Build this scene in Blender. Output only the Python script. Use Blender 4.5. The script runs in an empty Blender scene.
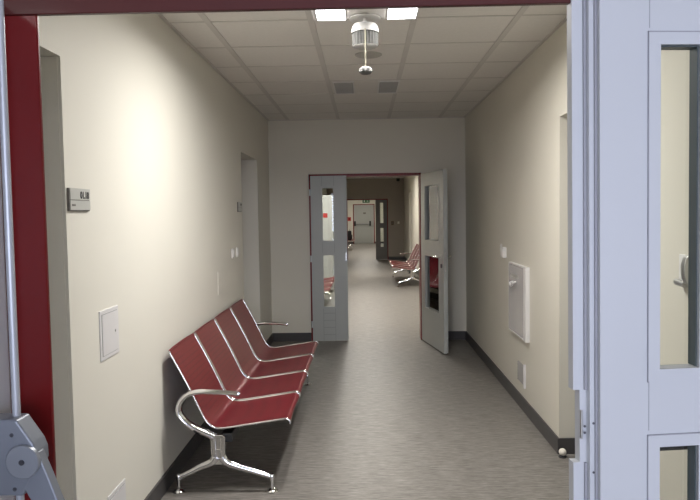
import bpy, bmesh, math, random
from mathutils import Vector, Matrix

random.seed(4)
S = bpy.context.scene
COL = S.collection
PI = math.pi

# ------------------------------------------------------------------ materials
def _new(name):
    m = bpy.data.materials.new(name); m.use_nodes = True
    nt = m.node_tree
    return m, nt, nt.nodes['Principled BSDF']

def paint(name, col, rough=0.5, metal=0.0, var=0.04, scale=6.0, bump=0.0, bscale=120.0, coat=0.0, spec=0.5):
    """painted / metal surface with a faint procedural tone variation and optional fine bump"""
    m, nt, b = _new(name)
    N, L = nt.nodes, nt.links
    tc = N.new('ShaderNodeTexCoord')
    nz = N.new('ShaderNodeTexNoise'); nz.inputs['Scale'].default_value = scale; nz.inputs['Detail'].default_value = 3
    L.new(tc.outputs['Object'], nz.inputs['Vector'])
    cr = N.new('ShaderNodeValToRGB')
    cr.color_ramp.elements[0].position = 0.3; cr.color_ramp.elements[1].position = 0.7
    cr.color_ramp.elements[0].color = tuple(c * (1 - var) for c in col) + (1,)
    cr.color_ramp.elements[1].color = tuple(min(1, c * (1 + var)) for c in col) + (1,)
    L.new(nz.outputs['Fac'], cr.inputs['Fac']); L.new(cr.outputs['Color'], b.inputs['Base Color'])
    b.inputs['Roughness'].default_value = rough
    b.inputs['Metallic'].default_value = metal
    b.inputs['Coat Weight'].default_value = coat
    b.inputs['Coat Roughness'].default_value = 0.12
    b.inputs['Specular IOR Level'].default_value = spec
    if bump:
        n2 = N.new('ShaderNodeTexNoise'); n2.inputs['Scale'].default_value = bscale; n2.inputs['Detail'].default_value = 2
        L.new(tc.outputs['Object'], n2.inputs['Vector'])
        bp = N.new('ShaderNodeBump'); bp.inputs['Strength'].default_value = bump; bp.inputs['Distance'].default_value = 0.002
        L.new(n2.outputs['Fac'], bp.inputs['Height']); L.new(bp.outputs['Normal'], b.inputs['Normal'])
    return m

def emit(name, col, strength):
    m, nt, b = _new(name)
    b.inputs['Base Color'].default_value = (0.8, 0.8, 0.8, 1)
    b.inputs['Emission Color'].default_value = tuple(col) + (1,)
    b.inputs['Emission Strength'].default_value = strength
    return m

def glass_mat(name, tint=(0.93, 0.96, 0.94), refl=1.0):
    m = bpy.data.materials.new(name); m.use_nodes = True
    nt = m.node_tree; N, L = nt.nodes, nt.links
    for n in list(N): N.remove(n)
    out = N.new('ShaderNodeOutputMaterial')
    t = N.new('ShaderNodeBsdfTransparent'); t.inputs['Color'].default_value = tint + (1,)
    g = N.new('ShaderNodeBsdfGlossy'); g.inputs['Roughness'].default_value = 0.015
    g.inputs['Color'].default_value = (0.95, 0.97, 1, 1)
    f = N.new('ShaderNodeFresnel'); f.inputs['IOR'].default_value = 1.5
    mul = N.new('ShaderNodeMath'); mul.operation = 'MULTIPLY'; mul.inputs[1].default_value = refl
    L.new(f.outputs[0], mul.inputs[0])
    mx = N.new('ShaderNodeMixShader')
    L.new(mul.outputs[0], mx.inputs[0]); L.new(t.outputs[0], mx.inputs[1]); L.new(g.outputs[0], mx.inputs[2])
    L.new(mx.outputs[0], out.inputs['Surface'])
    return m

def floor_mat():
    m, nt, b = _new('streaked_vinyl')
    N, L = nt.nodes, nt.links
    tc = N.new('ShaderNodeTexCoord')
    def streak(sx, sy, detail):
        mp = N.new('ShaderNodeMapping'); mp.inputs['Scale'].default_value = (sx, sy, 1)
        L.new(tc.outputs['Object'], mp.inputs['Vector'])
        nz = N.new('ShaderNodeTexNoise'); nz.inputs['Scale'].default_value = 1.0
        nz.inputs['Detail'].default_value = detail; nz.inputs['Roughness'].default_value = 0.6
        L.new(mp.outputs[0], nz.inputs['Vector'])
        return nz
    a = streak(7.0, 66.0, 4)
    c = streak(18.0, 180.0, 3)
    ad = N.new('ShaderNodeMath'); ad.operation = 'ADD'
    L.new(a.outputs['Fac'], ad.inputs[0]); L.new(c.outputs['Fac'], ad.inputs[1])
    ha = N.new('ShaderNodeMath'); ha.operation = 'MULTIPLY'; ha.inputs[1].default_value = 0.5
    L.new(ad.outputs[0], ha.inputs[0])
    cr = N.new('ShaderNodeValToRGB')
    e = cr.color_ramp.elements
    e[0].position = 0.36; e[0].color = (0.098, 0.090, 0.083, 1)
    e[1].position = 0.64; e[1].color = (0.295, 0.276, 0.254, 1)
    e2 = e.new(0.5); e2.color = (0.178, 0.166, 0.153, 1)
    L.new(ha.outputs[0], cr.inputs['Fac']); L.new(cr.outputs['Color'], b.inputs['Base Color'])
    b.inputs['Roughness'].default_value = 0.42
    b.inputs['Specular IOR Level'].default_value = 0.45
    bp = N.new('ShaderNodeBump'); bp.inputs['Strength'].default_value = 0.15; bp.inputs['Distance'].default_value = 0.002
    L.new(c.outputs['Fac'], bp.inputs['Height']); L.new(bp.outputs['Normal'], b.inputs['Normal'])
    return m

def seat_mat():
    """red perforated steel: dark dots on a fine grid, glossy lacquer"""
    m, nt, b = _new('red_perforated_steel')
    N, L = nt.nodes, nt.links
    tc = N.new('ShaderNodeTexCoord')
    mp = N.new('ShaderNodeMapping'); mp.inputs['Scale'].default_value = (70, 70, 70)
    L.new(tc.outputs['Object'], mp.inputs['Vector'])
    vo = N.new('ShaderNodeTexVoronoi'); vo.inputs['Randomness'].default_value = 0.0; vo.inputs['Scale'].default_value = 1.0
    L.new(mp.outputs[0], vo.inputs['Vector'])
    cr = N.new('ShaderNodeValToRGB')
    cr.color_ramp.elements[0].position = 0.22; cr.color_ramp.elements[0].color = (0.080, 0.004, 0.008, 1)
    cr.color_ramp.elements[1].position = 0.34; cr.color_ramp.elements[1].color = (0.165, 0.008, 0.016, 1)
    L.new(vo.outputs['Distance'], cr.inputs['Fac']); L.new(cr.outputs['Color'], b.inputs['Base Color'])
    b.inputs['Roughness'].default_value = 0.33
    b.inputs['Metallic'].default_value = 0.30
    b.inputs['Specular IOR Level'].default_value = 0.16
    b.inputs['Coat Weight'].default_value = 0.06
    b.inputs['Coat Roughness'].default_value = 0.22
    return m

M = dict(
    cream=paint('cream_wall', (0.70, 0.68, 0.615), 0.55, var=0.015, scale=1.5, bump=0.10, bscale=160),
    cream_r=paint('cream_wall_right', (0.68, 0.65, 0.57), 0.55, var=0.015, scale=1.5, bump=0.10, bscale=160),
    greywall=paint('grey_cream_wall', (0.76, 0.73, 0.65), 0.6, var=0.015, scale=1.5, bump=0.10, bscale=160),
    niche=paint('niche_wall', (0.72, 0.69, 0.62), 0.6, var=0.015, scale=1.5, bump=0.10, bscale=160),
    dimwall=paint('dimmed_wall', (0.34, 0.30, 0.255), 0.6, var=0.02, scale=1.5),  # dim light on the far cross wall, put into a darker brown
    tile=paint('ceiling_tile', (0.77, 0.75, 0.72), 0.9, var=0.02, scale=40, bump=0.25, bscale=260),
    tbar=paint('ceiling_grid_bar', (0.62, 0.60, 0.575), 0.55, var=0.02),
    base=paint('dark_grey_skirting', (0.060, 0.056, 0.058), 0.45, var=0.06),
    floor=floor_mat(),
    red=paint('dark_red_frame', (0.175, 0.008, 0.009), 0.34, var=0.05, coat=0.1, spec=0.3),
    redhdr=paint('shaded_red_header', (0.075, 0.010, 0.008), 0.40, var=0.05, coat=0.1, spec=0.3),  # frame red darkened: the header's shade is put into its colour
    leaf=paint('dimmer_leaf', (0.45, 0.47, 0.46), 0.38, var=0.012, scale=3),  # same leaf paint, darkened for the dimmer light at the far doorway
    leafn=paint('daylit_leaf', (0.62, 0.64, 0.67), 0.38, var=0.012, scale=3),  # same leaf paint, lighter and bluer for the daylight from the foyer
    leafgreen=paint('grey_leaf', (0.36, 0.375, 0.365), 0.42, var=0.015, scale=3),
    leafdark=paint('dark_grey_leaf', (0.135, 0.130, 0.122), 0.45, var=0.02, scale=3),
    groove=paint('leaf_groove', (0.27, 0.28, 0.29), 0.6, var=0.02),
    gasket=paint('dark_gasket', (0.10, 0.115, 0.125), 0.6, var=0.03),
    gasketg=paint('grey_gasket', (0.36, 0.365, 0.405), 0.6, var=0.03),
    teal=paint('glazing_reveal', (0.075, 0.10, 0.105), 0.5, var=0.03),
    chrome=paint('chrome', (0.80, 0.80, 0.81), 0.10, metal=1.0, var=0.02),
    satin=paint('satin_steel', (0.55, 0.55, 0.54), 0.32, metal=0.9, var=0.03),
    hinge=paint('hinge_steel', (0.62, 0.64, 0.66), 0.35, metal=0.5, var=0.03),
    alum=paint('blue_grey_painted_metal', (0.25, 0.27, 0.31), 0.42, metal=0.25, var=0.02),
    alum2=paint('pale_boss_metal', (0.30, 0.32, 0.355), 0.4, metal=0.25, var=0.02),
    rod=paint('pale_rod_metal', (0.52, 0.54, 0.58), 0.35, metal=0.3, var=0.02),
    screw=paint('screw_head', (0.14, 0.14, 0.16), 0.4, metal=0.8, var=0.03),
    seat=seat_mat(),
    black=paint('black_steel', (0.018, 0.018, 0.019), 0.45, var=0.05),
    blackfab=paint('black_fabric', (0.014, 0.014, 0.016), 0.85, var=0.1, scale=20),
    white=paint('white_plastic', (0.74, 0.73, 0.72), 0.4, var=0.01),
    panel=paint('pale_lilac_panel', (0.66, 0.65, 0.66), 0.4, var=0.015),
    cabin=paint('lilac_grey_cabinet_door', (0.50, 0.485, 0.50), 0.22, var=0.03, coat=0.4),
    cabgrey=paint('pale_cabinet_grey', (0.44, 0.45, 0.46), 0.5, var=0.015),
    signp=paint('sign_grey', (0.48, 0.485, 0.46), 0.4, var=0.015),
    signd=paint('sign_edge', (0.15, 0.14, 0.13), 0.5, var=0.03),
    ink=paint('sign_ink', (0.012, 0.012, 0.015), 0.6, var=0.03),
    louvre=paint('unlit_louvre', (0.26, 0.25, 0.24), 0.5, var=0.05),
    slat=paint('louvre_slat', (0.40, 0.39, 0.375), 0.4, var=0.03),
    drum=paint('ribbed_grey_drum', (0.022, 0.022, 0.021), 0.7, metal=0.0, var=0.05, spec=0.08),
    ceilgrey=paint('grey_ceiling_disc', (0.46, 0.445, 0.42), 0.7, var=0.03),
    ceilfit=paint('off_white_fitting', (0.10, 0.098, 0.095), 0.7, var=0.02, spec=0.1),
    brass=paint('yellowed_rod', (0.07, 0.066, 0.05), 0.7, var=0.03, spec=0.1),
    redsig=paint('signal_red', (0.45, 0.02, 0.02), 0.4, var=0.03),
    green=paint('green_exit_face', (0.008, 0.11, 0.03), 0.5, var=0.03),
    lit=emit('lit_diffuser', (0.96, 0.95, 1.0), 7.0),
    lit2=emit('lit_diffuser_far', (1.0, 0.96, 0.88), 6.0),
    lit3=emit('lit_diffuser_end', (1.0, 0.96, 0.88), 6.0),
    litf=emit('added_foyer_diffuser', (0.98, 0.97, 1.0), 9.0),
    glass=glass_mat('pane_glass'),
    glassd=glass_mat('window_glass', (0.97, 0.99, 1.0), 0.6),
    brownplate=paint('brown_plate', (0.12, 0.075, 0.05), 0.5, var=0.03),
    stopball=paint('cream_rubber', (0.80, 0.76, 0.68), 0.4, var=0.02),
)

# ------------------------------------------------------------------ mesh builder
class MB:
    def __init__(self): self.bm = bmesh.new()
    def box(self, x0, x1, y0, y1, z0, z1, bev=0.0):
        t = bmesh.new() if bev else self.bm
        vs = [t.verts.new((x, y, z)) for x in (x0, x1) for y in (y0, y1) for z in (z0, z1)]
        for f in ((0, 1, 3, 2), (4, 6, 7, 5), (0, 4, 5, 1), (2, 3, 7, 6), (0, 2, 6, 4), (1, 5, 7, 3)):
            t.faces.new([vs[i] for i in f])
        if bev:
            bmesh.ops.recalc_face_normals(t, faces=t.faces)
            bmesh.ops.bevel(t, geom=list(t.edges), offset=bev, segments=2, affect='EDGES', profile=0.5)
            self._merge(t)
        return self
    def _merge(self, t):
        me = bpy.data.meshes.new('tmp'); t.to_mesh(me); t.free(); self.bm.from_mesh(me); bpy.data.meshes.remove(me)
    def prism(self, pts, axis, lo, hi, bev=0.0):
        """pts: 2-D outline in the two other axes (in x,y,z order); extruded along axis"""
        t = bmesh.new()
        def mk(p, h):
            if axis == 'x': return (h, p[0], p[1])
            if axis == 'y': return (p[0], h, p[1])
            return (p[0], p[1], h)
        a = [t.verts.new(mk(p, lo)) for p in pts]; b = [t.verts.new(mk(p, hi)) for p in pts]
        t.faces.new(a); t.faces.new(b[::-1])
        n = len(pts)
        for i in range(n): t.faces.new((a[i], a[(i + 1) % n], b[(i + 1) % n], b[i]))
        bmesh.ops.recalc_face_normals(t, faces=t.faces)
        if bev: bmesh.ops.bevel(t, geom=list(t.edges), offset=bev, segments=2, affect='EDGES', profile=0.5)
        self._merge(t); return self
    def tube(self, path, r, n=10, ry=None, smooth=0, flat_axis=None):
        """swept round (or oval) bar along a path; r may be a list"""
        P = [Vector(p) for p in path]
        R = list(r) if isinstance(r, (list, tuple)) else [r] * len(P)
        if smooth:
            Q, RR = [], []
            for i in range(len(P) - 1):
                p0, p1, p2, p3 = P[max(i - 1, 0)], P[i], P[i + 1], P[min(i + 2, len(P) - 1)]
                for k in range(smooth):
                    u = k / smooth
                    Q.append(0.5 * ((2 * p1) + (p2 - p0) * u + (2 * p0 - 5 * p1 + 4 * p2 - p3) * u * u + (3 * p1 - p0 - 3 * p2 + p3) * u ** 3))
                    RR.append(R[i] * (1 - u) + R[i + 1] * u)
            Q.append(P[-1]); RR.append(R[-1]); P, R = Q, RR
        bm = self.bm; rings = []
        ref = Vector(flat_axis) if flat_axis else None
        prev = None
        for i, p in enumerate(P):
            d = (P[min(i + 1, len(P) - 1)] - P[max(i - 1, 0)]).normalized()
            if ref: a = (ref - d * ref.dot(d)).normalized()
            elif prev is None:
                a = d.orthogonal().normalized()
            else: a = (prev - d * prev.dot(d)).normalized()
            prev = a; b = d.cross(a)
            q = (ry / (R[0] or 1)) if ry else 1.0
            rings.append([bm.verts.new(p + a * (R[i] * q * math.cos(t)) + b * (R[i] * math.sin(t)))
                          for t in (2 * PI * k / n for k in range(n))])
        for A, B in zip(rings, rings[1:]):
            for k in range(n): bm.faces.new((A[k], A[(k + 1) % n], B[(k + 1) % n], B[k]))
        bm.faces.new(rings[0][::-1]); bm.faces.new(rings[-1])
        return self
    def lathe(self, prof, c=(0, 0, 0), axis='z', n=24):
        """prof: list of (radius, height)"""
        bm = self.bm; rings = []
        def mk(r, h, t):
            a, b = r * math.cos(t), r * math.sin(t)
            v = {'z': (a, b, h), 'x': (h, a, b), 'y': (a, h, b)}[axis]
            return (v[0] + c[0], v[1] + c[1], v[2] + c[2])
        for r, h in prof:
            rings.append([bm.verts.new(mk(max(r, 1e-5), h, 2 * PI * k / n)) for k in range(n)])
        for A, B in zip(rings, rings[1:]):
            for k in range(n): bm.faces.new((A[k], A[(k + 1) % n], B[(k + 1) % n], B[k]))
        bm.faces.new(rings[0][::-1]); bm.faces.new(rings[-1])
        return self
    def build(self, name, mat, parent=None, smooth=False, loc=None, rz=None):
        bm = self.bm
        bmesh.ops.recalc_face_normals(bm, faces=bm.faces)
        me = bpy.data.meshes.new(name); bm.to_mesh(me); bm.free()
        if smooth:
            for p in me.polygons: p.use_smooth = True
            try: me.set_sharp_from_angle(angle=math.radians(38))
            except Exception: pass
        me.materials.append(mat if not isinstance(mat, str) else M[mat])
        o = bpy.data.objects.new(name, me); COL.objects.link(o)
        if parent: o.parent = parent
        if loc is not None: o.location = loc
        if rz is not None: o.rotation_euler = (0, 0, rz)
        return o

def tag(o, label=None, cat=None, group=None, kind=None):
    if label: o['label'] = label
    if cat: o['category'] = cat
    if group: o['group'] = group
    if kind: o['kind'] = kind
    return o

def thing(name, loc, label, cat, rz=0.0, group=None):
    o = bpy.data.objects.new(name, None); COL.objects.link(o)
    o.empty_display_size = 0.05
    o.location = loc; o.rotation_euler = (0, 0, rz)
    return tag(o, label, cat, group)

def structure(name, mb, mat, **kw):
    return tag(mb.build(name, mat, **kw), kind='structure')

def copy_tree(o, parent=None):
    c = o.copy(); COL.objects.link(c)
    if parent: c.parent = parent
    for ch in list(o.children): copy_tree(ch, c)
    return c

def text_mesh(name, s, size, mat, parent, matrix):
    cu = bpy.data.curves.new(name + '_curve', 'FONT'); cu.body = s; cu.size = size; cu.extrude = 0.0006
    cu.align_x = 'LEFT'; cu.offset = 0.0017
    t = bpy.data.objects.new('tmp_text', cu); COL.objects.link(t)
    dg = bpy.context.evaluated_depsgraph_get(); dg.update()
    me = bpy.data.meshes.new_from_object(t.evaluated_get(dg))
    bpy.data.objects.remove(t); bpy.data.curves.remove(cu)
    me.transform(matrix); me.materials.clear(); me.materials.append(M[mat]); me.name = name
    o = bpy.data.objects.new(name, me); COL.objects.link(o); o.parent = parent
    return o

# ------------------------------------------------------------------ dimensions (metres; x right, y along the corridor)
XL, XR, YB, ZC = -1.187, 1.264, 8.435, 2.7775
YF = 1.545          # foyer face of the wall the near doorway stands in
Y2 = 23.2           # second cross wall
Y3 = 35.8           # end wall
ND = 0.25           # niche depth
L2, R2 = -1.30, 1.37
L3, R3 = -1.22, 1.40

# ------------------------------------------------------------------ the shell
structure('floor', MB().box(-3.6, 3.6, -4.8, Y3 + .3, -0.1, 0), 'floor')

w = MB()   # left wall with two door niches
for y0, y1, z0 in ((1.70, 1.76, 0), (1.76, 2.655, 2.237), (2.655, 6.52, 0), (6.52, 7.50, 2.215), (7.50, YB, 0)):
    w.box(XL - ND, XL, y0, y1, z0, ZC + .1)
w.box(XL - ND - .1, XL - ND, 1.70, YB, 0, ZC + .1)
structure('wall_left', w, 'cream')
w = MB()
for y0, y1, z0 in ((1.70, 3.42, 0), (3.42, 4.39, 2.206), (4.39, YB, 0)):
    w.box(XR, XR + ND, y0, y1, z0, ZC + .1)
w.box(XR + ND, XR + ND + .1, 1.70, YB, 0, ZC + .1)
structure('wall_right', w, 'cream_r')

# niche linings (wall tone lightened to lift the shaded jambs)
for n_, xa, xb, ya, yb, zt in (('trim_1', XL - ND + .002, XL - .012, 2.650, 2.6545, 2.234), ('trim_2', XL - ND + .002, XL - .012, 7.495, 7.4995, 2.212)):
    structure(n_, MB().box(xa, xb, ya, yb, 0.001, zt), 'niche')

# doors standing at the back of the niches
def plain_door(name, x, s, y0, y1, zt):
    o = structure(name, MB().box(x - .02, x + .02, y0 + .01, y1 - .01, 0.008, zt - .005, .003), 'leafgreen')
    yh = y0 + .09
    MB().lathe([(.024, 0), (.024, .008)], (x + s * .021, yh, 1.05), 'x').build('handle_rose', 'satin', o, True)
    MB().tube([(x + s * .021, yh, 1.05), (x + s * .065, yh, 1.05), (x + s * .068, yh + .02, 1.05), (x + s * .068, yh + .12, 1.05)], .009).build('handle', 'satin', o, True)
    return o
plain_door('door_1', XL - ND + .025, 1, 1.76, 2.65, 2.237)
plain_door('door_2', XL - ND + .025, 1, 6.52, 7.495, 2.215)
plain_door('door_3', XR + ND - .025, -1, 3.42, 4.39, 2.206)

# back wall with the double doorway
DX0, DX1, DZ = -0.690, 0.712, 2.10
w = MB().box(XL - .1, DX0, YB, YB + .2, 0, ZC + .1).box(DX1, XR + .1, YB, YB + .2, 0, ZC + .1).box(DX0, DX1, YB, YB + .2, DZ, ZC + .1)
structure('wall_back', w, 'greywall')

# wall of the near doorway (foyer | corridor)
FX0, FX1, FZ = -0.830, 1.005, 2.17
w = MB().box(-3.6, FX0, YF, 1.70, 0, ZC + .1).box(FX1, 3.6, YF, 1.70, 0, ZC + .1).box(FX0, FX1, YF, 1.70, FZ, ZC + .1)
structure('wall_front', w, 'cream')

# second corridor, second cross wall, third corridor, end wall
structure('far_corridor_wall', MB().box(L2 - .1, L2, YB + .2, Y2, 0, 2.92), 'cream')
w = MB()
for y0, y1, z0 in ((YB + .2, 10.6, 0), (10.6, 11.6, 2.2), (11.6, 19.6, 0), (19.6, 20.6, 2.2), (20.6, Y2, 0)):
    w.box(R2, R2 + .25, y0, y1, z0, 2.92)
w.box(R2 + .25, R2 + .35, YB + .2, Y2, 0, 2.92)
structure('far_corridor_wall', w, 'cream_r')
EX0, EX1, EZ = -0.615, 0.81, 2.10
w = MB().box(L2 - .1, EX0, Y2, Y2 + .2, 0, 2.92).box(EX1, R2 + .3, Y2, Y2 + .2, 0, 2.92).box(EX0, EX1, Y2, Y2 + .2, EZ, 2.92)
structure('far_cross_wall', w, 'dimwall')
structure('last_corridor_wall', MB().box(L3 - .1, L3, Y2 + .2, Y3, 0, 2.92), 'cream')
structure('last_corridor_wall', MB().box(R3, R3 + .1, Y2 + .2, Y3, 0, 2.92), 'cream')
structure('end_wall', MB().box(L3 - .1, R3 + .1, Y3, Y3 + .2, 0, 2.92), 'cream')

# ceilings
structure('ceiling', MB().box(XL - .1, XR + .1, 1.70, YB, ZC, ZC + .1), 'tile')
structure('far_ceiling', MB().box(L2 - .1, R2 + .1, YB + .2, Y2, 2.80, 2.92), 'tile')
structure('last_ceiling', MB().box(L3 - .1, R3 + .1, Y2 + .2, Y3, 2.80, 2.92), 'tile')
structure('foyer_ceiling', MB().box(-3.6, 3.6, -4.8, YF, ZC, ZC + .1), 'tile')
TX = [-0.9334 + .625 * k for k in range(4)]
TY = [4.1297 + .625 * i for i in range(-4, 7)]
g = MB()
for x in TX: g.box(x - .019, x + .019, 1.702, YB - .002, ZC - .005, ZC + .001)
for y in TY: g.box(XL + .001, XR - .001, y - .008, y + .008, ZC - .003, ZC + .001)
g.box(XL, XL + .022, 1.702, YB, ZC - .006, ZC + .001).box(XR - .022, XR, 1.702, YB, ZC - .006, ZC + .001)
g.box(XL, XR, YB - .02, YB, ZC - .006, ZC + .001)
structure('trim_3', g, 'tbar')
g = MB()
for k in range(4): g.box(TX[k] - .019, TX[k] + .019, YB + .2, Y2, 2.795, 2.801)
for i in range(23): g.box(L2, R2, 8.9 + .625 * i - .008, 8.9 + .625 * i + .008, 2.797, 2.801)
structure('trim_4', g, 'tbar')

# foyer behind the camera: walls and a wide window that lets the daylight in
structure('foyer_wall', MB().box(-3.7, -3.6, -4.8, YF, 0, ZC + .1), 'cream')
structure('foyer_wall', MB().box(3.6, 3.7, -4.8, YF, 0, ZC + .1), 'cream')
WX0, WX1, WZ0, WZ1 = -2.3, 3.2, 0.35, 2.55
w = MB().box(-3.6, WX0, -4.9, -4.7, 0, ZC + .1).box(WX1, 3.6, -4.9, -4.7, 0, ZC + .1)
w.box(WX0, WX1, -4.9, -4.7, 0, WZ0).box(WX0, WX1, -4.9, -4.7, WZ1, ZC + .1)
structure('foyer_window_wall', w, 'cream')
wf = MB()
for x in (WX0, -1.38, -.46, .46, 1.38, 2.3, WX1):
    wf.box(x - .03, x + .03, -4.84, -4.76, WZ0, WZ1)
wf.box(WX0, WX1, -4.84, -4.76, WZ0, WZ0 + .06).box(WX0, WX1, -4.84, -4.76, WZ1 - .06, WZ1)
win = structure('window_1', wf, 'white')
MB().box(WX0 + .03, WX1 - .03, -4.803, -4.797, WZ0 + .06, WZ1 - .06).build('pane', 'glassd', win)

# skirting
H = .105; T = .012
b = MB()
b.box(XL, XL + T, 2.655, 6.52, 0, H).box(XL, XL + T, 7.50, YB, 0, H).box(XL, XL + T, 1.70, 1.76, 0, H)
b.box(XL - ND + .05, XL + T, 2.638, 2.650, 0, H).box(XL - ND + .05, XL + T, 7.483, 7.495, 0, H)
structure('baseboard_left', b, 'base')
b = MB().box(XR - T, XR, 4.39, YB, 0, H).box(XR - T, XR, 1.70, 3.42, 0, H).box(XR - T, XR + ND - .05, 4.378, 4.39, 0, H)
structure('baseboard_right', b, 'base')
b = MB().box(XL + T, DX0 - .001, YB - T, YB, 0, H).box(DX1 + .001, XR - T, YB - T, YB, 0, H)
structure('baseboard_back', b, 'base')
b = MB().box(L2, L2 + T, YB + .2, Y2, 0, H).box(R2 - T, R2, 11.6, 19.6, 0, H).box(R2 - T, R2, 20.6, Y2, 0, H)
b.box(EX1, R2, Y2 - T, Y2, 0, H).box(L2, EX0, Y2 - T, Y2, 0, H)
structure('far_baseboard', b, 'base')
structure('last_baseboard', MB().box(L3, L3 + T, Y2 + .2, Y3, 0, H).box(R3 - T, R3, Y2 + .2, Y3, 0, H).box(L3, -.60, Y3 - T, Y3, 0, H).box(.55, R3, Y3 - T, Y3, 0, H), 'base')

# ------------------------------------------------------------------ red door frames
# near frame: left post, right post, header
f = MB().prism([(FX0, YF - .015), (-.736, YF - .015), (-.734, YF - .012), (-.734, YF - .006), (-.790, YF - .002), (-.790, YF + .028), (FX0, YF + .028)], 'z', 0, 2.0595)
f.prism([(FX1, YF - .015), (.938, YF - .015), (.931, YF - .008), (.931, YF + .028), (FX1, YF + .028)], 'z', 0, 2.0595)
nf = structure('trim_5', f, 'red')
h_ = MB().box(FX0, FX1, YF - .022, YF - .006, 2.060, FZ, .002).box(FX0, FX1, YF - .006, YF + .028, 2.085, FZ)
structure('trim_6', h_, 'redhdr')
# frame of the double doorway in the back wall
f = MB().box(DX0, DX0 + .022, YB - .012, YB + .21, 0, DZ).box(DX1 - .018, DX1, YB - .012, YB + .21, 0, DZ).box(DX0, DX1, YB - .012, YB + .21, DZ - .032, DZ)
structure('trim_7', f, 'red')
f = MB().box(EX0, EX0 + .03, Y2 - .012, Y2 + .21, 0, EZ).box(EX1 - .03, EX1, Y2 - .012, Y2 + .21, 0, EZ).box(EX0, EX1, Y2 - .012, Y2 + .21, EZ - .035, EZ)
structure('trim_8', f, 'red')
f = MB().box(-.60, -.555, Y3 - .03, Y3, 0, 2.10).box(.50, .545, Y3 - .03, Y3, 0, 2.10).box(-.60, .545, Y3 - .03, Y3, 2.055, 2.10)
structure('trim_9', f, 'red')

# ------------------------------------------------------------------ glazed door leaves
def leaf_body(mb, x0, x1, y0, y1, z0, z1, holes):
    """slab with rectangular openings stacked vertically; holes = [(hx0,hx1,hz0,hz1)] low to high"""
    hx0, hx1 = holes[0][0], holes[0][1]
    mb.box(x0, hx0, y0, y1, z0, z1); mb.box(hx1, x1, y0, y1, z0, z1)
    zz = z0
    for a, b_, c, d in holes:
        mb.box(hx0, hx1, y0, y1, zz, c); zz = d
    mb.box(hx0, hx1, y0, y1, zz, z1)
    return mb
def ring(mb, x0, x1, z0, z1, wd, y0, y1):
    """mitred picture-frame bead whose inner edge is the given rectangle"""
    mb.box(x0 - wd, x0, y0, y1, z0 - wd, z1 + wd).box(x1, x1 + wd, y0, y1, z0 - wd, z1 + wd)
    mb.box(x0, x1, y0, y1, z0 - wd, z0).box(x0, x1, y0, y1, z1, z1 + wd)
    return mb

# --- door_4: near narrow leaf on the right, a few degrees ajar towards the camera
HX, HY, AJ = .942, 1.534, math.radians(6.2)
lb = MB()
NH = [(-.2795, -.187, .44, 1.070), (-.2795, -.187, 1.247, 1.962)]
leaf_body(lb, -.416, 0, 0, .036, .012, 2.085, NH)
leaf_body(lb, -.416, 0, .036, .062, .012, 2.085, [(a - .012, b_ + .020, c - .012, d + .012) for a, b_, c, d in NH])
lb.box(-.432, -.416, .018, .062, .012, 2.085)
for z0, z1, x0 in ((.012, 1.030, -.463), (1.030, 1.198, -.448), (1.198, 2.085, -.463)):
    lb.box(x0, -.432, .036, .062, z0, z1)
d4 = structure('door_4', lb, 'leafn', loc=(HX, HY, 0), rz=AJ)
d4.rotation_euler = (0, -.0075, AJ)
tag(d4, 'daylit pale grey door leaf with two slim panes beside the red header')
MB().box(-.4385, -.4324, .030, .0358, .013, 1.030).box(-.4385, -.4324, .030, .0358, 1.198, 2.084).box(-.4215, -.4164, .012, .0178, .013, 2.084).build('door_seal', 'gasketg', d4)
for a, b_, c, d in NH:
    bd = MB()
    ring(bd, a + .0, b_ - .0, c, d, .0265, -.004, .004)
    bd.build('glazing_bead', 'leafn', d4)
    MB().box(a - .0282, a - .0267, -.0042, -.0002, c - .0290, d + .0290).box(a - .0282, b_ + .0265, -.0042, -.0002, d + .0267, d + .0290).build('bead_joint', 'gasketg', d4)
    rv = MB()   # dark reveal strips on the far side and the top of the opening
    rv.box(b_ - .003, b_ - .0002, .006, .0355, c + .001, d - .001).box(a + .001, b_ - .003, .006, .0355, d - .003, d - .0002)
    rv.build('glazing_seal', 'teal', d4)
    gp = MB(); gp.bm.faces.new([gp.bm.verts.new(v) for v in ((a, .028, c), (b_ - .003, .028, c), (b_ - .003, .028, d - .003), (a, .028, d - .003))]); gp.build('glass_pane', 'glass', d4)
MB().box(-.3042, -.3028, -.0008, .0002, 1.998, 2.085).box(-.3042, -.3028, -.0008, .0002, 1.108, 1.225).build('panel_joint', 'gasketg', d4)
MB().box(-.4478, -.4432, .028, .036, 1.086, 1.152, .001).build('latch_plate', 'satin', d4)
for x, y, z in ((-.424, .0175, 1.125), (-.439, .0295, 1.115), (-.439, .0295, 1.10), (-.424, .0175, 1.012)):
    MB().lathe([(.0028, -.001), (.0028, .0)], (x, y, z), 'y', 10).build('screw', 'screw', d4)
MB().tube([(-.40, .105, 1.034), (-.04, .105, 1.034)], .014, 12).build('push_bar', 'black', d4, True)
MB().box(-.42, -.375, .063, .120, .98, 1.14, .006).build('push_bar_box', 'alum', d4)
MB().box(-.065, -.02, .063, .120, .98, 1.14, .006).build('push_bar_box', 'alum', d4)

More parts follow.
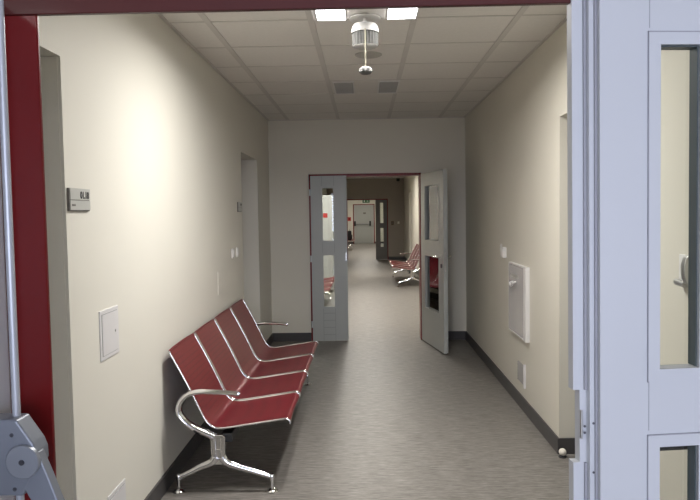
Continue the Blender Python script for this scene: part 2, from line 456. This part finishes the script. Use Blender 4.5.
# --- door_5: near wide leaf on the left, opened about a right angle towards the camera
lb = MB()
leaf_body(lb, 0.004, .94, -.07, -.012, .012, 2.085, [(.20, .78, .44, 1.076), (.20, .78, 1.257, 1.966)])
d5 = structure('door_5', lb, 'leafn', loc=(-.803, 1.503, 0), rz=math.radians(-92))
tag(d5, 'opened grey door leaf with panic bar and tall rod beside the red post')
for c, d in ((.44, 1.076), (1.257, 1.966)):
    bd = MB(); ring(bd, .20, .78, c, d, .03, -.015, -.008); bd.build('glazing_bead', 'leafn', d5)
    MB().box(.2005, .7795, -.043, -.037, c + .0005, d - .0005).build('glass_pane', 'glass', d5)
MB().tube([(.108, .062, 1.17), (.108, .062, 2.06)], .0085, 14).build('vertical_rod', 'rod', d5, True)
MB().tube([(.108, .062, 1.03), (.108, .062, .03)], .0085, 14).build('vertical_rod', 'rod', d5, True)
bx = MB().prism([(-.0115, 1.184), (.078, 1.184), (.112, 1.134), (.119, 1.116), (.120, 1.092), (.112, 1.072), (.086, 1.022), (-.0115, 1.022)], 'x', .088, .140, .004)
box_ = bx.build('panic_bar_box', 'alum', d5, False)
MB().lathe([(.0, .139), (.0352, .139), (.0352, .1485), (.0335, .1505), (.0, .1505)], (0, .093, 1.098), 'x', 32).build('pivot_boss', 'alum2', box_, True)
MB().lathe([(0, .150), (.006, .150), (.006, .1522), (0, .1522)], (0, .093, 1.098), 'x', 12).build('screw', 'screw', box_, True)
MB().lathe([(0, .139), (.0042, .139), (.0042, .1412), (0, .1412)], (0, .068, 1.152), 'x', 12).lathe([(0, .139), (.0042, .139), (.0042, .1412), (0, .1412)], (0, .070, 1.037), 'x', 12).build('screw', 'screw', box_, True)
dv = Vector((.42, -.907)).normalized(); nv = Vector((.907, .42)).normalized()
c0 = Vector((.093, 1.098))
def ap(s, t): q = c0 + dv * s + nv * t; return (q.x, q.y)
MB().prism([ap(-.005, -.033), ap(-.005, .033), ap(.05, .030), ap(.17, .020), ap(.19, .0), ap(.17, -.020), ap(.05, -.030)], 'x', .112, .1385, .003).build('bar_arm', 'alum', d5)
pe = ap(.17, 0)
MB().tube([(.12, pe[0], pe[1]), (.86, pe[0], pe[1])], .016, 16).build('push_bar', 'alum', d5, True)
MB().box(.80, .87, -.0115, .10, 1.02, 1.186, .006).build('panic_bar_box', 'alum', d5)
MB().prism([ap(-.005, -.033), ap(-.005, .033), ap(.05, .030), ap(.17, .020), ap(.19, .0), ap(.17, -.020), ap(.05, -.030)], 'x', .81, .85, .003).build('bar_arm', 'alum', d5)

# --- door_6: narrow closed leaf of the double doorway in the back wall
lb = MB()
GX0, GX1 = .140, .287
BH = [(GX0, GX1, .436, 1.092), (GX0, GX1, 1.266, 1.927)]
leaf_body(lb, 0, .432, 0, .055, .010, 2.076, BH)
lb.box(.432, .447, .030, .055, .010, 2.076)
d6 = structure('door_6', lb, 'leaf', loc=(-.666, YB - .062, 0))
tag(d6, 'closed narrow grey door leaf with two slim panes at the far doorway')
for a, b_, c, d in BH:
    bd = MB(); ring(bd, a + .006, b_ - .006, c + .006, d - .006, .018, -.003, .006); bd.build('glazing_bead', 'leaf', d6)
    MB().box(a + .0005, b_ - .0005, .028, .034, c + .0005, d - .0005).build('glass_pane', 'glass', d6)
gv = MB().box(GX0 - .003, GX0 + .001, -.001, .0005, .012, .42).box(GX1 - .001, GX1 + .003, -.001, .0005, .012, .42)
gv.box(GX0 - .003, GX0 + .001, -.001, .0005, 1.95, 2.074).box(GX1 - .001, GX1 + .003, -.001, .0005, 1.95, 2.074)
gv.box(GX0 - .003, GX0 + .001, -.001, .0005, 1.115, 1.243).box(GX1 - .001, GX1 + .003, -.001, .0005, 1.115, 1.243)
for z in (.36, .27, .18, .09): gv.box(GX0, GX1, -.001, .0005, z - .002, z + .002)
gv.build('panel_joint', 'groove', d6)
for z in (1.87, 1.045, .22):
    MB().tube([(-.006, -.006, z - .04), (-.006, -.006, z + .04)], .011, 10).build('hinge', 'hinge', d6, True)
MB().box(.425, .440, -.002, .0, 1.02, 1.12).build('lock_plate', 'satin', d6)

# --- door_7: wide leaf of the same doorway, swung open towards the camera
ang = math.atan2(7.505 - 8.405, .930 - .757)
lb = MB()
WL = .915
WH = [(.170, .745, .436, 1.092), (.170, .745, 1.266, 1.927)]
leaf_body(lb, 0, WL - .02, -.055, 0, .016, 2.078, WH)
lb.box(WL - .02, WL, -.055, -.022, .016, 2.078)
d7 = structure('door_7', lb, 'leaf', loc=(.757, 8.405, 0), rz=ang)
tag(d7, 'wide grey door leaf with two large panes standing open at the far doorway')
for a, b_, c, d in WH:
    bd = MB(); ring(bd, a + .008, b_ - .008, c + .008, d - .008, .045, -.059, .004); bd.build('glazing_bead', 'leaf', d7)
    MB().box(a + .0005, b_ - .0005, -.030, -.024, c + .0005, d - .0005).build('glass_pane', 'glass', d7)
MB().box(.01, WL - .025, -.054, -.001, .004, .0155).build('drop_seal', 'black', d7)
for z in (1.87, 1.045, .22):
    MB().tube([(-.002, .008, z - .04), (-.002, .008, z + .04)], .010, 10).build('hinge', 'hinge', d7, True)
for s, y in ((-1, -.0555), (1, .0005)):
    MB().lathe([(.025, 0), (.025, s * .009)], (WL - .075, y, 1.10), 'y', 20).build('handle_rose', 'satin', d7, True)
    MB().lathe([(.025, 0), (.025, s * .009)], (WL - .075, y, 1.00), 'y', 20).build('key_rose', 'screw', d7, True)
    MB().tube([(WL - .075, y, 1.10), (WL - .075, y + s * .05, 1.10), (WL - .09, y + s * .058, 1.10), (WL - .20, y + s * .058, 1.10)], .0105, 12).build('handle', 'chrome', d7, True)
MB().box(WL - .001, WL + .001, -.045, -.028, .94, 1.16).build('lock_plate', 'satin', d7)

# --- door_8: narrow leaf of the second cross wall
lb = MB()
FH = [(.165, .268, .44, 1.092), (.165, .268, 1.266, 1.96)]
leaf_body(lb, 0, .40, 0, .055, .010, 2.065, FH)
d8 = structure('door_8', lb, 'leafdark', loc=(.383, Y2 - .02, 0))
tag(d8, 'dark narrow closed door leaf with two slim lit panes far down the corridor')
for a, b_, c, d in FH:
    bd = MB(); ring(bd, a, b_, c, d, .012, -.003, .004); bd.build('glazing_bead', 'leafdark', d8)
    MB().box(a + .0005, b_ - .0005, .028, .034, c + .0005, d - .0005).build('glass_pane', 'glass', d8)

# --- door_9: the closed grey door in the end wall
d9 = structure('door_9', MB().box(-.553, .498, Y3 - .028, Y3 - .002, .01, 2.053, .002), 'leafgreen')
tag(d9, 'closed grey door with a horizontal push bar at the very end of the corridor')
MB().tube([(-.50, Y3 - .10, 1.04), (.30, Y3 - .10, 1.04)], .018, 10).build('push_bar', 'screw', d9, True)
for x in (-.50, .30): MB().box(x - .045, x + .045, Y3 - .13, Y3 - .029, .95, 1.20, .008).build('push_bar_box', 'black', d9)
MB().box(-.06, .08, Y3 - .034, Y3 - .0285, 1.58, 1.66).build('name_plate', 'signd', d9)
MB().box(.335, .342, Y3 - .0295, Y3 - .0278, .012, 2.05).build('panel_joint', 'groove', d9)

# ------------------------------------------------------------------ the red benches
def make_bench():
    root = thing('waiting_bench', (0, 0, 0), 'x', 'bench', group='red steel waiting benches')
    OX = -.83                       # local x = world x - OX, along the depth; front is +x
    HL = 1.20                       # half length; end frames stand at y = -HL and +HL
    prof = [(-1.143, .822), (-1.138, .806), (-1.085, .706), (-1.035, .606), (-.992, .516), (-.958, .440), (-.930, .396), (-.900, .372),
            (-.862, .364), (-.800, .369), (-.70, .384), (-.58, .402), (-.485, .417), (-.462, .415), (-.450, .402), (-.448, .388)]
    P = [Vector((x - OX, 0, z)) for x, z in prof]
    # smooth the profile
    Q = []
    for i in range(len(P) - 1):
        p0, p1, p2, p3 = P[max(i - 1, 0)], P[i], P[i + 1], P[min(i + 2, len(P) - 1)]
        for k in range(3):
            u = k / 3
            Q.append(0.5 * ((2 * p1) + (p2 - p0) * u + (2 * p0 - 5 * p1 + 4 * p2 - p3) * u * u + (3 * p1 - p0 - 3 * p2 + p3) * u ** 3))
    Q.append(P[-1])
    th = .007
    nrm = []
    for i in range(len(Q)):
        d = (Q[min(i + 1, len(Q) - 1)] - Q[max(i - 1, 0)]).normalized()
        nrm.append(Vector((-d.z, 0, d.x)))
    pitch = 2 * HL / 4
    for s in range(4):
        y0 = -HL + s * pitch + .0205; y1 = -HL + (s + 1) * pitch - .0205
        mb = MB(); bm = mb.bm
        NY = 6
        top, bot = [], []
        for i, q in enumerate(Q):
            rt, rb = [], []
            for j in range(NY + 1):
                y = y0 + (y1 - y0) * j / NY
                dish = -.006 * (1 - (2 * j / NY - 1) ** 2)      # shallow dish across each seat
                v = q + nrm[i] * dish; v.y = y
                w_ = v - nrm[i] * th; w_.y = y
                rt.append(bm.verts.new(v)); rb.append(bm.verts.new(w_))
            top.append(rt); bot.append(rb)
        n = len(Q)
        for i in range(n - 1):
            for j in range(NY):
                bm.faces.new((top[i][j], top[i][j + 1], top[i + 1][j + 1], top[i + 1][j]))
                bm.faces.new((bot[i][j], bot[i + 1][j], bot[i + 1][j + 1], bot[i][j + 1]))
            bm.faces.new((top[i][0], top[i + 1][0], bot[i + 1][0], bot[i][0]))
            bm.faces.new((top[i][NY], bot[i][NY], bot[i + 1][NY], top[i + 1][NY]))
        for j in range(NY):
            bm.faces.new((top[0][j], bot[0][j], bot[0][j + 1], top[0][j + 1]))
            bm.faces.new((top[n - 1][j], top[n - 1][j + 1], bot[n - 1][j + 1], bot[n - 1][j]))
        seat = mb.build('seat', 'seat', root, True)
        for y in (y0 - .0068, y1 + .0068):
            r_ = MB().tube([(q.x, y, q.z - .001) for q in Q], .0066, 10, flat_axis=(0, 1, 0))
            r_.build('edge_rail', 'chrome', seat, True)
    for s in range(1, 4):            # dark joint strip between neighbouring seats
        yb_ = -HL + s * pitch
        MB().tube([(q.x - n_.x * .001, yb_, q.z - n_.z * .001) for q, n_ in zip(Q, nrm)], .0055, 8, flat_axis=(0, 1, 0)).build('seat_joint', 'black', root, True)
    MB().box(-.02, .045, -HL - .002, HL + .002, .286, .336, .004).build('beam', 'black', root)
    for s in range(4):
        yc = -HL + (s + .5) * pitch
        for ya, yb in ((yc - .13, yc - .10), (yc + .10, yc + .13)):
            MB().prism([(-.01, .337), (.04, .337), (.20, .366), (.20, .374), (.03, .350), (-.01, .350)], 'y', ya, yb).build('seat_bracket', 'black', root)
    for e in (-1, 1):
        y = e * HL
        ya = y + e * .012
        # armrest loop and its drop into the column
        a = [(-.742, .574), (-.80, .581), (-.90, .587), (-.975, .588), (-1.035, .572), (-1.073, .535), (-1.088, .487), (-1.075, .445), (-1.035, .402), (-.985, .370), (-.93, .345), (-.885, .322)]
        MB().tube([(x - OX, ya + e * .008, z) for x, z in a], [.0135, .014, .015, .016, .0175, .019, .020, .020, .020, .021, .022, .023], 12, smooth=4, ry=.0175, flat_axis=(0, 1, 0)).lathe([(0, -.014), (.011, -.011), (.0145, 0), (.011, .011), (0, .014)], (-.742 - OX, ya + e * .008, .574), 'y', 14).build('armrest', 'chrome', root, True)
        # slotted column (two cheeks and two bridges)
        c = MB()
        y0, y1 = (y + e * .004, y + e * .034) if e > 0 else (y + e * .034, y + e * .004)
        cx = -.863 - OX
        c.prism([(cx - .042, .345), (cx - .018, .345), (cx - .014, .18), (cx - .060, .160), (cx - .040, .21)], 'y', y0, y1, .003)
        c.prism([(cx + .016, .332), (cx + .042, .328), (cx + .038, .21), (cx + .066, .160), (cx + .012, .18)], 'y', y0, y1, .003)
        c.box(cx - .020, cx + .020, y0 + .012, y1 - .012, .16, .335)
        c.box(cx - .018, cx + .018, y0 + .001, y1 - .001, .235, .250).box(cx - .03, cx + .03, y0, y1, .318, .338, .003)
        c.build('column', 'chrome', root, False)
        # two splayed feet arms with levelling pins
        for tx, nm in ((-1.100, -1), (-.556, 1)):
            l = MB()
            ym = (y0 + y1) / 2
            pa = [(cx + nm * .018, ym, .205), (cx + nm * .045, ym, .172), (cx + nm * .11, ym, .146), ((tx - OX) * .6 + cx * .4 + nm * .02, ym, .118), (tx - OX, ym, .085)]
            l.tube(pa, [.024, .023, .019, .017, .0135], 12, smooth=4, ry=.0185, flat_axis=(0, 1, 0))
            l.lathe([(0, .020), (.0095, .020), (.0095, .070), (.0145, .074), (.0145, .098), (.011, .104), (0, .104)], (tx - OX, ym, 0), 'z', 16)
            leg = l.build('leg', 'chrome', root, True)
            MB().lathe([(0, .0), (.034, .0), (.036, .004), (.030, .011), (.012, .019), (0, .020)], (tx - OX, ym, 0), 'z', 20).build('foot', 'chrome', leg, True)
    return root

bench = make_bench()
bench.location = (-.83, 5.03, 0)
bench['label'] = 'big red four-seat bench with chrome arms standing in the near corridor'
fb = copy_tree(bench); fb.location = (.985, 15.75, 0); fb.rotation_euler = (0, 0, PI)
fb['label'] = 'red bench with chrome legs in the second corridor, seen past the open grey leaf'
tb = copy_tree(bench); tb.location = (-.83, 30.3, 0)
tb['label'] = 'tiny red bench under a black bag beside the end door'

lb2 = copy_tree(bench); lb2.location = (-.943, 11.45, 0)
lb2['label'] = 'red bench glimpsed through the lower pane of the closed narrow leaf'

# pale tall cabinet glimpsed through the narrow leaf
tc_ = thing('tall_cabinet', (-.975, 13.9, 0), 'tall pale cabinet with a small red square, glimpsed through the closed narrow leaf', 'cabinet')
MB().box(-.32, .32, -.28, .28, .06, 1.98, .006).build('cabinet_body', 'cabgrey', tc_)
MB().box(-.30, .30, -.26, .26, .0, .0595).build('plinth', 'signd', tc_)
MB().box(-.30, .30, -.296, -.2805, .08, 1.96, .003).build('cabinet_door', 'cabgrey', tc_)
MB().box(.14, .23, -.2995, -.2962, 1.53, 1.62).build('red_square', 'redsig', tc_)

# black bag lying on the farthest bench
bag = thing('black_bag', (-.68, 30.2, .40), 'black bag resting on the tiny red bench beside the end door', 'bag')
bag.scale = (.55, .6, .95)
MB().box(-.17, .17, -.24, .24, .012, .46, .06).build('bag_body', 'blackfab', bag, True)
MB().box(.165, .225, -.17, .17, .05, .28, .025).build('front_pocket', 'blackfab', bag, True)
MB().tube([(0, -.10, .45), (0, -.09, .52), (0, .09, .52), (0, .10, .45)], .012, 8, smooth=4).build('bag_handle', 'blackfab', bag, True)

# ------------------------------------------------------------------ wall fittings, left wall
def room_sign(y0, y1, z0, z1, label, text):
    o = MB().box(0, .009, 0, y1 - y0, 0, z1 - z0, .001).build('room_sign', 'signd', None, loc=(XL, y0, z0))
    tag(o, label, 'sign', 'room number signs')
    W, Hh = y1 - y0, z1 - z0
    MB().box(.0092, .012, .006, W, Hh * .50, Hh).build('number_plate', 'signp', o)
    MB().box(.0092, .012, .006, W, .005, Hh * .47).build('name_plate', 'signp', o)
    mt = Matrix(((0, 0, 1, .0122), (1, 0, 0, W * .50), (0, 1, 0, Hh * .57), (0, 0, 0, 1)))
    if text:
        text_mesh('number_text', '01.18', Hh * .42, 'ink', o, mt)
        n = MB()
        for k in range(3): n.box(.0122, .0128, .018 + k * .012, .027 + k * .012, Hh * .22, Hh * .30)
        n.build('name_text', 'signd', o)
    else:
        n = MB()
        for k in range(4): n.box(.0122, .0128, W * .55 + k * .018, W * .55 + .012 + k * .018, Hh * .66, Hh * .86)
        n.build('number_text', 'ink', o)
    return o
room_sign(2.668, 2.868, 1.629, 1.722, 'grey room sign lettered 01.18 on the cream wall beside the red post', True)
room_sign(6.27, 6.45, 1.634, 1.726, 'small dark-edged sign beside the niche behind the bench', False)

def access_panel(name, y0, y1, z0, z1, label):
    o = MB().box(-.002, .005, 0, y1 - y0, 0, z1 - z0, .002).build(name, 'panel', None, loc=(XL, y0, z0))
    tag(o, label, 'access panel', 'white access panels on the left wall')
    W, Hh = y1 - y0, z1 - z0
    MB().box(.0052, .0058, .018, W - .018, .018, Hh - .018).build('panel_gap', 'groove', o)
    MB().box(.0059, .0072, .0205, W - .0205, .0205, Hh - .0205).build('panel_door', 'panel', o)
    MB().lathe([(.006, .0), (.006, .003)], (.0073, W - .05, Hh / 2), 'x', 12).build('lock', 'satin', o, True)
    return o
access_panel('access_panel', 2.945, 3.168, .957, 1.183, 'white square access panel at mid height below the 01.18 sign')
access_panel('access_panel', 2.972, 3.190, .10, .330, 'low white access panel just above the skirting before the bench')
o = MB().box(0, .004, 0, .205, 0, .185, .001).build('wall_hatch', 'cream', None, loc=(XL, 5.365, .964))
tag(o, 'small flush cream hatch on the wall above the bench', 'hatch')
MB().box(.004, .0046, .006, .199, .006, .179).build('hatch_door', 'cream', o)

def rocker(name, x, s, y, z, wd, hh, label, group, dep=.012):
    o = MB().box(0 if s > 0 else -dep, dep if s > 0 else 0, -wd / 2, wd / 2, -hh / 2, hh / 2, .003).build(name, 'white', None, loc=(x, y, z))
    tag(o, label, 'switch', group)
    a, b_ = sorted((s * (dep + .0002), s * (dep + .005)))
    MB().box(a, b_, -wd * .32, wd * .32, -hh * .32, hh * .32, .001).build('rocker', 'white', o)
    return o
rocker('light_switch', XL, 1, 5.99, 1.262, .085, .085, 'white light switch above the bench, further from the niche edge', 'left wall switches')
rocker('light_switch', XL, 1, 6.20, 1.262, .085, .085, 'white light switch above the bench, directly beside the niche edge', 'left wall switches')

# ------------------------------------------------------------------ wall fittings, right wall
rocker('light_switch', XR, -1, 6.24, 1.262, .07, .08, 'flat pale switch beside the raised switch box above the cabinet', 'right wall switches', .006)
rocker('light_switch', XR, -1, 6.06, 1.236, .09, .095, 'raised white switch box above the white wall cabinet', 'right wall switches', .035)

o = MB()
W, Hh = .63, .585
o.box(-.034, 0, 0, .075, 0, Hh, .004).box(-.030, 0, W - .012, W, 0, Hh, .003).box(-.030, 0, .075, W - .012, 0, .014, .003).box(-.030, 0, .075, W - .012, Hh - .014, Hh, .003).box(-.018, -.001, .075, W - .012, .014, Hh - .014)
cab = o.build('wall_cabinet', 'white', None, loc=(XR, 5.17, .585))
tag(cab, 'white framed wall cabinet with lilac grey door opposite the bench', 'cabinet')
cdoor = MB().box(-.030, -.0185, .078, W - .015, .017, Hh - .017, .002).build('cabinet_door', 'cabin', cab)
MB().tube([(-.031, .33, .44), (-.055, .34, .43), (-.058, .40, .40), (-.055, .46, .42), (-.031, .47, .43)], .008, 10, smooth=4).build('handle', 'white', cdoor, True)
MB().box(-.0312, -.0302, .26, .52, .47, .50).build('label_strip', 'signp', cdoor)

v_ = MB(); ring(v_, -0, 0.245, 0.022, .178, .018, -.012, 0)
gr = v_.build('vent_grille', 'panel', None, loc=(XR, 5.315, .188))
tag(gr, 'small low grey vent grille below the white wall cabinet', 'vent')
v_ = MB()
for k in range(12): v_.prism([(-.010, .024 + k * .0128), (-.001, .031 + k * .0128), (-.001, .0335 + k * .0128), (-.010, .0265 + k * .0128)], 'y', .001, .244)
v_.build('slats', 'louvre', gr)
MB().box(-.0008, -.0002, .001, .244, .023, .177).build('backing', 'louvre', gr)

# small device on the near right wall, seen through the slim pane
dv_ = thing('wall_bracket', (XR, 2.630, 1.362), 'small grey and white wall bracket seen through the slim upper pane', 'bracket')
MB().box(-.012, -.0005, -.005, .075, -.045, .060, .003).build('back_plate', 'white', dv_)
MB().prism([(-.024 + .022 * math.cos(t), .006 + .058 * math.sin(t)) for t in (2 * PI * k / 20 for k in range(20))], 'y', -.045, -.012, .003).build('grey_shell', 'satin', dv_)
MB().tube([(-.022, .070, -.050), (-.024, -.005, -.054)], .013, 10).build('stub', 'satin', dv_, True)

ds = thing('door_stop', (1.268, 4.325, 0), 'small cream ball door stop on the floor at the niche corner', 'door stop')
MB().lathe([(0, 0), (.026, 0), (.026, .006), (.014, .012), (.012, .022), (0, .022)], (0, 0, 0), 'z', 20).build('stop_base', 'black', ds, True)
MB().lathe([(.024 * math.sin(t), .034 - .024 * math.cos(t)) for t in (PI * k / 10 for k in range(11))], (0, 0, 0), 'z', 20).build('stop_ball', 'stopball', ds, True)

# ------------------------------------------------------------------ ceiling fittings
def luminaire(x, y0, y1, z, lit, label, group, wd=.196, lamp=None):
    t = thing('ceiling_light', (x, (y0 + y1) / 2, z), label, 'ceiling light', group=group)
    hw, hl = wd / 2, (y1 - y0) / 2
    fr = MB()
    fr.box(-hw, -hw + .014, -hl, hl, -.010, -.0005).box(hw - .014, hw, -hl, hl, -.010, -.0005).box(-hw + .014, hw - .014, -hl, -hl + .014, -.010, -.0005).box(-hw + .014, hw - .014, hl - .014, hl, -.010, -.0005)
    fr.build('light_frame', 'white', t)
    if lit:
        MB().box(-hw + .0145, hw - .0145, -hl + .0145, hl - .0145, -.007, -.002).build('diffuser', lit, t)
        if lamp:
            al = bpy.data.lights.new('lamp', 'AREA'); al.shape = 'RECTANGLE'; al.size = wd - .04; al.size_y = y1 - y0 - .04
            al.energy, al.color = lamp[0], lamp[1]; al.spread = math.radians(lamp[2])
            lo = bpy.data.objects.new('lamp', al); COL.objects.link(lo); lo.parent = t; lo.location = (0, 0, -.0085)
    else:
        MB().box(-hw + .0145, hw - .0145, -hl + .0145, hl - .0145, -.003, -.001).build('reflector', 'louvre', t)
        s = MB()
        n = 16
        for k in range(1, n): s.box(-hw + .015, hw - .015, -hl + .0145 + (2 * hl - .029) * k / n - .0012, -hl + .0145 + (2 * hl - .029) * k / n + .0012, -.0095, -.0032)
        s.build('slats', 'slat', t)
    return t
ZT = ZC - .0055
luminaire(-.180, 3.520, 4.118, ZT, 'lit', 'glowing narrow ceiling light on the bench side of the hanging drum', 'lit corridor lights', lamp=(33, (1, .97, .92), 165))
luminaire(.236, 3.520, 4.118, ZT, 'lit', 'glowing narrow ceiling light on the cabinet side of the hanging drum', 'lit corridor lights', lamp=(33, (1, .97, .92), 165))
luminaire(-.172, 6.02, 6.61, ZT, None, 'unlit louvred ceiling light on the bench side beyond the hanging drum', 'unlit corridor lights')
luminaire(.236, 6.02, 6.61, ZT, None, 'unlit louvred ceiling light on the cabinet side beyond the hanging drum', 'unlit corridor lights')
for y in (10.6, 13.1, 17.6):
    for x in (-.18, .236):
        luminaire(x, y - .3, y + .3, 2.7945, 'lit2', 'lit ceiling light in the second corridor', 'second corridor lights', lamp=(30, (1, .95, .87), 165))
for y in (25.5, 29.5, 33.5):
    luminaire(.05, y - .6, y + .6, 2.7995, 'lit3', 'lit ceiling light in the last corridor', 'last corridor lights', .3, lamp=(34, (1, .93, .82), 165))
luminaire(-2.05, -1.45, -.85, ZC - .0005, 'litf', 'unseen ceiling light added in the foyer for a glint on the red post', 'added foyer lights', .6, lamp=(15, (1, .95, .9), 165))  # unseen lamp, added to give the red post a highlight

pd = thing('hanging_drum', (.019, 4.06, ZC), 'white topped ribbed grey drum hanging from ceiling between the lit lights', 'ceiling fitting')
MB().lathe([(0, -.0005), (.094, -.0005), (.094, -.008), (.086, -.014), (0, -.014)], (0, .045, -.004), 'z', 32).build('ceiling_rose', 'white', pd, True)
MB().lathe([(0, -.014), (.012, -.014), (.012, -.052), (0, -.052)], (0, 0, -.004), 'z', 16).build('stem', 'white', pd, True)
MB().lathe([(0, -.052), (.064, -.054), (.076, -.070), (.082, -.098), (.082, -.106), (0, -.106)], (0, 0, 0), 'z', 36).build('drum_cap', 'ceilfit', pd, True)
d_ = MB(); n = 48
pr = [((.078 if k % 2 else .072) * math.cos(2 * PI * k / n), (.078 if k % 2 else .072) * math.sin(2 * PI * k / n)) for k in range(n)]
d_.prism(pr, 'z', -.182, -.1065)
d_.build('ribbed_drum', 'drum', pd)
MB().lathe([(0, -.1823), (.074, -.1823), (.070, -.188), (.045, -.196), (0, -.198)], (0, 0, 0), 'z', 32).build('drum_base', 'slat', pd, True)
MB().tube([(0, -.080, -.10), (0, -.084, -.19), (0, -.084, -.318)], .0045, 8).build('rod', 'brass', pd, True)
hd = MB().lathe([(0, -.322), (.026, -.324), (.038, -.334), (.038, -.350), (.028, -.362), (0, -.362)], (0, -.084, 0), 'z', 24).build('sensor_head', 'ceilfit', pd, True)
for x in (-.015, .015): MB().lathe([(0, 0), (.008, 0), (.008, -.004), (0, -.004)], (x, -.084 - .0365, -.342), 'y', 12).build('sensor_eye', 'black', hd, True)

cs = MB().lathe([(0, -.0005), (.100, -.0005), (.100, -.006), (.092, -.010), (0, -.010)], (0, 0, 0), 'z', 36).build('ceiling_disc', 'ceilgrey', None, True, loc=(.046, 5.05, ZC - .0005))
tag(cs, 'round grey flush disc on the ceiling just beyond the hanging drum', 'ceiling disc')

# ------------------------------------------------------------------ far corridor fittings
cm = thing('security_camera', (1.17, Y2 - .005, 2.76), 'small dark dome camera high on the far dim wall', 'camera')
MB().box(-.055, .055, -.05, 0, -.03, .03, .006).build('mount', 'black', cm)
MB().lathe([(.06 * math.cos(t), -.03 - .05 * math.sin(t)) for t in (PI / 2 * k / 6 for k in range(7))], (0, -.05, 0), 'z', 16).build('dome', 'black', cm, True)
o = MB().box(-.045, .045, -.012, 0, -.065, .065, .003).build('wall_plate', 'brownplate', None, loc=(.965, Y2, 1.26))
tag(o, 'brown wall plate beside the dark far door leaf', 'wall plate')
MB().box(-.02, .02, -.016, -.0122, -.03, .03).build('rocker', 'signd', o)
o = MB().box(-.035, .035, -.010, 0, -.04, .04, .003).build('light_switch', 'niche', None, loc=(1.17, Y2, 1.27))
tag(o, 'small pale switch between brown wall plate and far wall corner', 'switch')
MB().box(-.018, .018, -.014, -.0102, -.025, .025).build('rocker', 'niche', o)

ex = thing('exit_sign', (.10, Y3 - .001, 2.17), 'green exit sign above the grey end door', 'sign')
MB().box(-.19, .19, -.06, 0, 0, .17, .004).build('sign_case', 'green', ex)
fc = MB().box(-.175, .175, -.0635, -.0605, .012, .158).build('sign_face', 'green', ex)
MB().box(-.12, -.06, -.065, -.0637, .035, .135).build('door_symbol', 'white', fc)
MB().prism([(.02, .075), (.08, .075), (.08, .055), (.13, .085), (.08, .115), (.08, .095), (.02, .095)], 'y', -.065, -.0637).build('arrow', 'white', fc)

fa = thing('fire_call_point', (-.80, Y3 - .001, 1.32), 'red fire call point on the end wall beside the grey door', 'fire call point')
MB().box(-.085, .085, -.06, .003, -.10, .10, .008).build('call_box', 'redsig', fa)
MB().box(-.05, .05, -.064, -.0605, -.045, .045).build('call_face', 'red', fa)

# ------------------------------------------------------------------ daylight
wd = bpy.data.worlds.new('sky'); S.world = wd; wd.use_nodes = True
bg = wd.node_tree.nodes['Background']
bg.inputs['Color'].default_value = (0.80, 0.82, 1.0, 1); bg.inputs['Strength'].default_value = 9.5
al = bpy.data.lights.new('window_portal', 'AREA'); al.shape = 'RECTANGLE'; al.size = WX1 - WX0; al.size_y = WZ1 - WZ0
al.cycles.is_portal = True
po = bpy.data.objects.new('window_portal', al); COL.objects.link(po)
po.location = ((WX0 + WX1) / 2, -4.92, (WZ0 + WZ1) / 2); po.rotation_euler = (math.radians(90), 0, 0)

# ------------------------------------------------------------------ camera
F, CH, PITCH, YAW, ROLL = 672.36, 1.6019, .0539, .0221, -.0147
cd = bpy.data.cameras.new('camera'); cam = bpy.data.objects.new('camera', cd); COL.objects.link(cam)
cd.sensor_fit = 'HORIZONTAL'; cd.sensor_width = 36.0; cd.lens = F / 700 * 36.0; cd.clip_start = .02; cd.clip_end = 200
cy, sy = math.cos(YAW), math.sin(YAW)
fw = Vector((-sy * math.cos(PITCH), cy * math.cos(PITCH), -math.sin(PITCH)))
rt = Vector((cy, sy, 0)); up = rt.cross(fw)
r2 = rt * math.cos(ROLL) + up * math.sin(ROLL); u2 = -rt * math.sin(ROLL) + up * math.cos(ROLL)
cam.matrix_world = Matrix(((r2.x, u2.x, -fw.x, 0), (r2.y, u2.y, -fw.y, 0), (r2.z, u2.z, -fw.z, CH), (0, 0, 0, 1)))
S.camera = cam

S.view_settings.view_transform = 'Standard'
S.view_settings.look = 'None'
S.view_settings.exposure = 0.0
S.cycles.use_denoising = True
S.cycles.max_bounces = 10
S.cycles.diffuse_bounces = 6
S.cycles.transparent_max_bounces = 12
S.cycles.sample_clamp_indirect = 8.0
S.cycles.caustics_reflective = False
S.cycles.caustics_refractive = False
